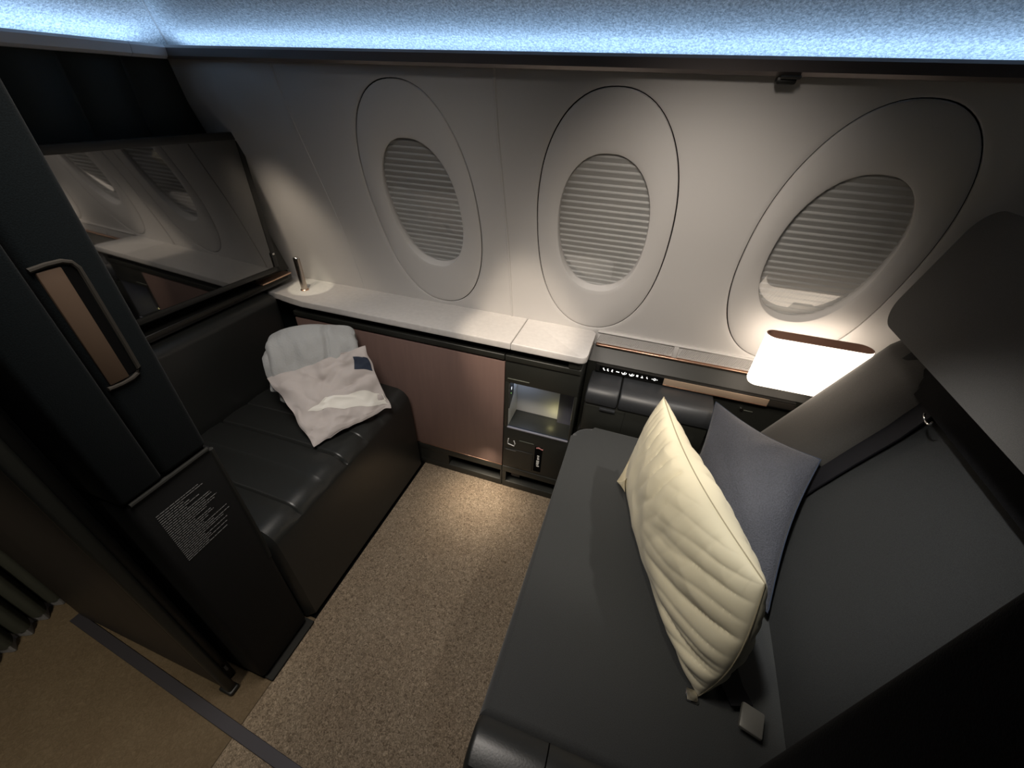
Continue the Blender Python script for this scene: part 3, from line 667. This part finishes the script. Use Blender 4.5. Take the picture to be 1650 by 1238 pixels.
bk = obj('lap_belt', ribbon([(0.34, 0.60, 0.478), (0.352, 0.52, 0.478), (0.365, 0.46, 0.482), (0.378, 0.425, 0.49)], 0.045, 0.004, Vector((1, 0.2, 0))), 'belt', seat)
obj('buckle', rb(-0.021, 0.021, -0.024, 0.024, -0.006, 0.006, 0.004, 2, mtx=Matrix.Translation((0.392, 0.405, 0.492)) @ Matrix.Rotation(math.radians(-15), 4, 'Z')), 'buckle', bk, 'grey metal belt buckle')
obj('belt_tongue', rb(0.275, 0.300, 0.405, 0.430, 0.471, 0.476, 0.002, 1), 'chrome', seat)

# ------------------------------------------------------------------ cushions
def puffy(A, B, C_, D, tf, tb, nu=90, nv=60, conc=0.06, wr=None, pw=0.5, sag=None, tfac=None):
    """A,B,C,D corners (u along A-B, v along A-D). returns bm and surface function"""
    A, B, C_, D = map(Vector, (A, B, C_, D))
    N = (B - A).cross(D - A).normalized()
    def base(u, v):
        uu = .5 + (u - .5) * (1 - conc * math.sin(math.pi * v)); vv = .5 + (v - .5) * (1 - conc * math.sin(math.pi * u))
        return A * (1 - uu) * (1 - vv) + B * uu * (1 - vv) + C_ * uu * vv + D * (1 - uu) * vv
    def th(u, v): return (tfac(u) if tfac else 1) * max(0, (4 * u * (1 - u)) * (4 * v * (1 - v))) ** pw
    def S(u, v, side):
        t = th(u, v); p = base(u, v) + N * side * (tf if side > 0 else tb) * t
        if wr: p += N * side * wr(u, v, side) * min(1, t * 2.2)
        if sag: p += sag(u, v)
        return p
    bm = bmesh.new(); F = [[None] * (nv + 1) for _ in range(nu + 1)]; Bk = [[None] * (nv + 1) for _ in range(nu + 1)]
    def w_(k, n): x = k / n; return 0.5 - 0.5 * math.cos(math.pi * x) if True else x
    for i in range(nu + 1):
        for j in range(nv + 1):
            u, v = w_(i, nu), w_(j, nv); F[i][j] = bm.verts.new(S(u, v, 1))
            Bk[i][j] = F[i][j] if i in (0, nu) or j in (0, nv) else bm.verts.new(S(u, v, -1))
    for i in range(nu):
        for j in range(nv):
            bm.faces.new((F[i][j], F[i + 1][j], F[i + 1][j + 1], F[i][j + 1])); bm.faces.new((Bk[i][j], Bk[i][j + 1], Bk[i + 1][j + 1], Bk[i + 1][j]))
    rim = [S(k / 40, 0, 1) for k in range(40)] + [S(1, k / 40, 1) for k in range(40)] + [S(1 - k / 40, 1, 1) for k in range(40)] + [S(0, 1 - k / 40, 1) for k in range(40)]
    return bm, S, rim
def nse(x, y, s=0.0): return noise.noise(Vector((x, y, s)))
# big cream pillow: A far top, B near top, C near bottom, D far bottom
def crease(x, p=0.75): return abs(math.sin(x)) ** p - 0.6
def wr1(u, v, side):
    wob = 0.5 * nse(u * 4, v * 3, 1.3)
    a = 0.0105 * (crease(38 * (u + 0.26 * v * v + 0.07 * wob), 0.45) + 0.7 * crease(17 * (u + 0.3 * v * v + 0.1 * wob) + 1, 0.6)) * math.exp(-(v / 0.50) ** 2) * max(0, 1 - max(0, u - 0.5) * 2.6) * (0.75 + 0.7 * nse(u * 4, 2.2, 0.4))
    a += 0.005 * crease(27 * (v + 0.8 * u) + 2 * nse(u * 3, v * 3, 2), 0.6) * max(0, u - 0.45) * 2
    a += 0.013 * crease(13 * (v + 0.85 * u) + 1.6 * nse(u * 2.2, v * 2.2, 7), 0.8) * min(1, max(0, u - 0.50) * 2.6) * max(0, min(1, (v - 0.12) * 3))
    a += 0.005 * crease(30 * (u - 0.2) + 3 * v) * math.exp(-(v / 0.12) ** 2) * (1 if 0.8 < u < 0.97 else 0)
    a += 0.010 * nse(u * 3.2, v * 2.6, 3.1) + 0.004 * (0.4 - abs(nse(u * 7, v * 5, 5.2)))
    return a
def sag1(u, v): return Vector((-0.93, -0.33, 0.10)) * (0.026 * math.sin(math.pi * u) * (1 - v) ** 2) + Vector((0.36, -0.90, 0.0)) * 0.026 * math.sin(math.pi * v) * u ** 4 + Vector((-0.3, 0.8, 0)) * 0.015 * math.sin(math.pi * v) * (1 - u) ** 4
pl_ = thing('cream_pillow', 'large creased cream cotton pillow standing on edge on the seat', 'pillow', (0.19, 0.69, 0.47))
bm_, S1, rim1 = puffy((0.136, 0.992, 0.795), (0.322, 0.500, 0.790), (0.300, 0.420, 0.478), (0.092, 0.945, 0.482), 0.105, 0.074, 190, 130, 0.0, wr1, 0.42, sag1, lambda u: 0.55 + 0.45 * min(1, u / 0.5))
obj('pillowcase', bm_, 'pillow', pl_)
obj('seam', tube(rim1, 0.0016, 6, closed=True), 'seamthread', pl_, 'darker stitched seam')
# loose case flap sticking out near the far lower side
def flap(u, v):
    a = Vector((0.095, 0.855, 0.53)).lerp(Vector((0.105, 1.00, 0.56)), v); t = Vector((0.070, 0.925, 0.492)); p = a.lerp(t, u)
    return p + Vector((-0.008, 0, 0.014)) * math.sin(v * 9 + u * 3) * (1 - u)
b = grid(flap, 12, 16); bmesh.ops.solidify(b, geom=list(b.faces), thickness=0.002); obj('case_flap', b, 'pillow', pl_)
# slate cushion
def wr2(u, v, side): return 0.006 * nse(u * 4, v * 4, 9) + 0.003 * math.sin(20 * (u + v)) * math.exp(-((u - .6) ** 2 + (v - .1) ** 2) / .03)
cu = thing('slate_cushion', 'slate blue woven cushion leaning on the backrest behind the cream pillow', 'cushion', (0.42, 0.85, 0.49))
bm_, S2, rim2 = puffy((0.325, 1.215, 0.668), (0.548, 0.968, 0.722), (0.452, 0.635, 0.502), (0.250, 0.900, 0.495), 0.060, 0.050, 80, 80, 0.10, wr2, 0.48)
obj('cushion_cover', bm_, 'cushion', cu); obj('piping', tube(rim2, 0.0022, 6, closed=True), 'navytag', cu)

# ------------------------------------------------------------------ blanket and bag on the bench
def blanket():
    ax0 = Vector((-1.215, 0.885, 0.452)); ax1 = Vector((-0.965, 1.095, 0.452)); ax = (ax1 - ax0).normalized(); nr = Vector((ax.y, -ax.x, 0))
    b = bmesh.new(); NU = 70; L = 0.5
    path = []     # flattened spiral, inside to outside: (t across, z)
    turns = 2.35; n = 150
    for k in range(n + 1):
        s = k / n; a = s * turns * 2 * math.pi + 0.8
        hw_ = 0.010 + 0.056 * s; hh = 0.034 + 0.104 * s
        c, si = math.cos(a), math.sin(a); kk = (abs(c) ** 3 + abs(si) ** 3) ** (-1 / 3)
        path.append((hw_ * c * kk, hh * si * kk))
    rows = []
    for i in range(NU + 1):
        u = i / NU; row = []
        for j, (t, z) in enumerate(path):
            sj = j / n; u0 = 0.075 * min(1, max(0, (sj - 0.52) * 12)); base = ax0.lerp(ax1, u0 + (1 - u0) * u)
            end = min(u, 1 - u); k = 1 - 0.16 * math.exp(-end / 0.03)
            nn = 0.016 * nse(u * 4, t * 20 + z * 8, 2) + 0.005 * nse(u * 12, z * 30, 5) - 0.012 * math.exp(-((u - 0.62 - z * .4) / 0.03) ** 2) * (1 if z > -0.05 else 0)
            tilt = 0.0
            q = base + nr * (t * k + nn + 0.035 - 0.30 * (z + 0.13)) + Vector((0, 0, 0.139 + z * k * (1 + 0.05 * math.sin(u * 5)) + nn * .6 + 0.018 * math.sin(u * math.pi)))
            q += ax * (0.006 * nse(t * 30, z * 20, 8)); row.append(b.verts.new(q))
        rows.append(row)
    for A, B in zip(rows, rows[1:]):
        for j in range(len(A) - 1): b.faces.new((A[j], A[j + 1], B[j + 1], B[j]))
    bmesh.ops.recalc_face_normals(b, faces=b.faces)
    bmesh.ops.solidify(b, geom=list(b.faces), thickness=0.014)
    return b
bo_ = obj('folded_blanket', blanket(), 'blanket', label='thick light grey fleece blanket rolled up on the leather bench', cat='blanket')
def wr3(u, v, side):
    return 0.016 * nse(u * 3.2, v * 2.6, 4.4) + 0.013 * crease(7 * (u * 0.55 + v) + 2.2 * nse(u * 2.5, v * 2.5, 1), 0.7) * (0.35 + v) + 0.010 * (0.3 - abs(nse(u * 6, v * 7, 6)))
bg = thing('linen_bag', 'crumpled pinkish grey cloth bag leaning on the rolled blanket', 'bag', (-0.97, 0.9, 0.45))
BA, BB, BC, BD = (-1.185, 0.858, 0.605), (-0.925, 1.088, 0.672), (-0.800, 1.015, 0.462), (-0.930, 0.742, 0.460)
sg = lambda u, v: Vector((0.012 * nse(u * 5, v * 5, 11) * (1 if v < .95 else .6), 0.014 * nse(u * 5, v * 5, 15), 0.018 * abs(nse(u * 4.5, v * 4.5, 19)) * (1 - (2 * u - 1) ** 6)))
bm_, S3, rim3 = puffy(BA, BB, BC, BD, 0.034, 0.010, 90, 90, 0.035, wr3, 0.45, sg)
# orientation: make sure the decorated side faces up
side = 1 if S3(.5, .5, 1).z > S3(.5, .5, -1).z else -1
obj('bag_cloth', bm_, 'bag', bg); obj('hem', tube(rim3, 0.0016, 6, closed=True), 'bag', bg)
def patch(name, m, uv, lift=0.0015, n=24, label=None):
    (a, b_, c, d) = [Vector(p) for p in uv]
    def f(s, t): q = a * (1 - s) * (1 - t) + b_ * s * (1 - t) + c * s * t + d * (1 - s) * t; p = S3(q.x, q.y, side); pn = S3(q.x, q.y, -side); return p + (p - pn).normalized() * lift
    bb = grid(f, n, n); return obj(name, bb, m, bg, label)
patch('cloth_tag', 'navytag', ((0.86, 0.13), (0.985, 0.20), (0.985, 0.40), (0.80, 0.31)), label='navy blue cloth tag')
patch('label_band', 'bagwhite', ((0.40, 0.50), (0.985, 0.74), (0.985, 0.95), (0.16, 0.62)), label='whiter cloth band')

# ------------------------------------------------------------------ left door pillar, placard, sliding door
pil = thing('door_pillar', 'dark felt-covered door pillar at left with bronze handle recess', 'pillar', (-0.9, 0.31, 0))
obj('inner_column', rb(-0.93, -0.800, 0.222, 0.2985, 0.83, 1.53, 0.008, 3), 'felt', pil)
obj('outer_column', rb(-0.93, -0.800, 0.301, 0.396, 0.83, 1.53, 0.012, 4), 'felt', pil)
obj('pillar_core', rb(-0.96, -0.812, 0.226, 0.392, 0.0, 1.52, 0.002, 1), 'void', pil)
obj('lower_panel', rb(-0.93, -0.803, 0.224, 0.404, 0.018, 0.822, 0.014, 4), 'placard', pil)
b = bmesh.new()
for p0, p1 in (((0.232, 0.822), (0.392, 0.822)),): tube([Vector((-0.8035, p0[0], p0[1])), Vector((-0.8035, p1[0], p1[1]))], 0.005, 8, b)
tube([Vector((-0.806, y, z)) for y, z in ((0.398, 0.815), (0.400, 0.6), (0.400, 0.45), (0.396, 0.40))], 0.006, 8, b)
obj('panel_rim', b, 'rim', pil)
obj('pillar_foot', rb(-0.86, -0.784, 0.228, 0.409, 0.0, 0.010, 0.003, 2), 'rim', pil)
# printed placard text: rows of tiny words
b = bmesh.new(); n = 27; random.seed(3)
ends = [.338, .346, .30, .31, .33, .30, .35, .352, .335, .36, .352, .33, .30, .335, .34, .325, .31, .366, .33, .372, .35, .30, .355, .31, .35, .30, .345]
for k in range(n):
    z = 0.762 - 0.152 * k / (n - 1); y = 0.252; e = min(0.372, ends[k] + 0.004)
    while y < e:
        wd = random.uniform(0.004, 0.014); y1 = min(y + wd, e)
        rb(-0.8035, -0.8022, y, y1, z - 0.0008, z + 0.0008, 0, 1, b); y = y1 + 0.0014
obj('printed_text', b, 'print', pil, kind='stuff', smooth=False)
# handle
hd = obj('handle_plate', rb(-0.806, -0.7972, 0.309, 0.3395, 1.047, 1.241, 0.002, 2), 'bronze', pil, 'bronze recessed pull plate')
obj('handle_recess', rb(-0.806, -0.7992, 0.338, 0.3545, 1.050, 1.238, 0.001, 1), 'void', pil)
pts = [(0.304, 1.246), (0.325, 1.248), (0.343, 1.2475), (0.353, 1.243), (0.358, 1.233), (0.3585, 1.2), (0.3585, 1.1), (0.358, 1.056), (0.353, 1.046), (0.343, 1.042), (0.325, 1.041), (0.304, 1.043)]
obj('handle_rim', tube([Vector((-0.799, y, z)) for y, z in pts], 0.0038, 8), 'bronze_dull', pil)

sd = thing('sliding_door', 'black sliding suite door stored in the slot beside the aisle wall', 'door', (-1.2, 0.2, 0))
obj('door_leaf', rb(-1.50, -0.905, 0.192, 0.212, 0.01, 1.40, 0.004, 2), 'black', sd)
obj('guide_clip', prism([(-0.905, 0.058), (-0.900, 0.058), (-0.900, 0.085)], 'y', 0.196, 0.203), 'print', sd)
ow = bpy.data.objects.new('wall_aisle', None); COL.objects.link(ow); ow['kind'] = 'structure'; ow.location = (-1.2, 0.18, 0)
obj('aisle_panel', rb(-1.52, -0.892, 0.168, 0.181, 0.004, 1.45, 0.003, 2), 'aislewood', ow, smooth=False)
obj('edge_post', rb(-0.896, -0.872, 0.163, 0.187, 0.0, 1.45, 0.008, 4), 'chassis', ow)
obj('copper_edge', rb(-0.899, -0.896, 0.1645, 0.169, 0.02, 1.45, 0.001, 1), 'bronze', ow); obj('copper_edge', rb(-0.906, -0.9045, 0.1655, 0.169, 0.02, 1.45, 0.0005, 1), 'bronze_dull', ow)
obj('pocket_wall', rb(-1.48, -0.93, 0.225, 0.39, 0.0, 1.50, 0.01, 2), 'felt', pil)
obj('foot_rounding', rb(-0.915, -0.866, 0.158, 0.190, 0.0, 0.014, 0.006, 3), 'black', ow)
# aisle curtain
def cur(u, v):
    y = 0.235 - 0.62 * u; z = 0.03 + 1.9 * v; a = 2 * math.pi * u * 13
    return Vector((-1.605 - 0.13 * (y > 9) + 0.024 * math.sin(a) - 0.30 * (y + 0.02) * 0.6, y + 0.008 * math.cos(a), z))
b = grid(cur, 208, 6); bmesh.ops.solidify(b, geom=list(b.faces), thickness=0.003)
ct = thing('aisle_curtain', 'dark olive pleated curtain hanging in the aisle at far left', 'curtain', (-1.62, -0.05, 0.0))
obj('curtain_cloth', b, 'curtain', ct)
b = grid(lambda u, v: Vector((-1.600 + 0.020 * math.sin(2 * math.pi * u * 13) - 0.18 * (0.235 - 0.62 * u + 0.02), 0.235 - 0.62 * u, 0.002 + 0.03 * v)), 120, 1); bmesh.ops.solidify(b, geom=list(b.faces), thickness=0.004)
obj('hem_weight', b, 'liplight', ct)

# ------------------------------------------------------------------ near right privacy shell
pw_ = bpy.data.objects.new('wall_right', None); COL.objects.link(pw_); pw_['kind'] = 'structure'; pw_.location = (0.6, 0.0, 0)
obj('privacy_shell', rb(0.273, 1.5, -0.35, 0.243, 0.0, 1.60, 0.022, 5), 'feltblack', pw_)
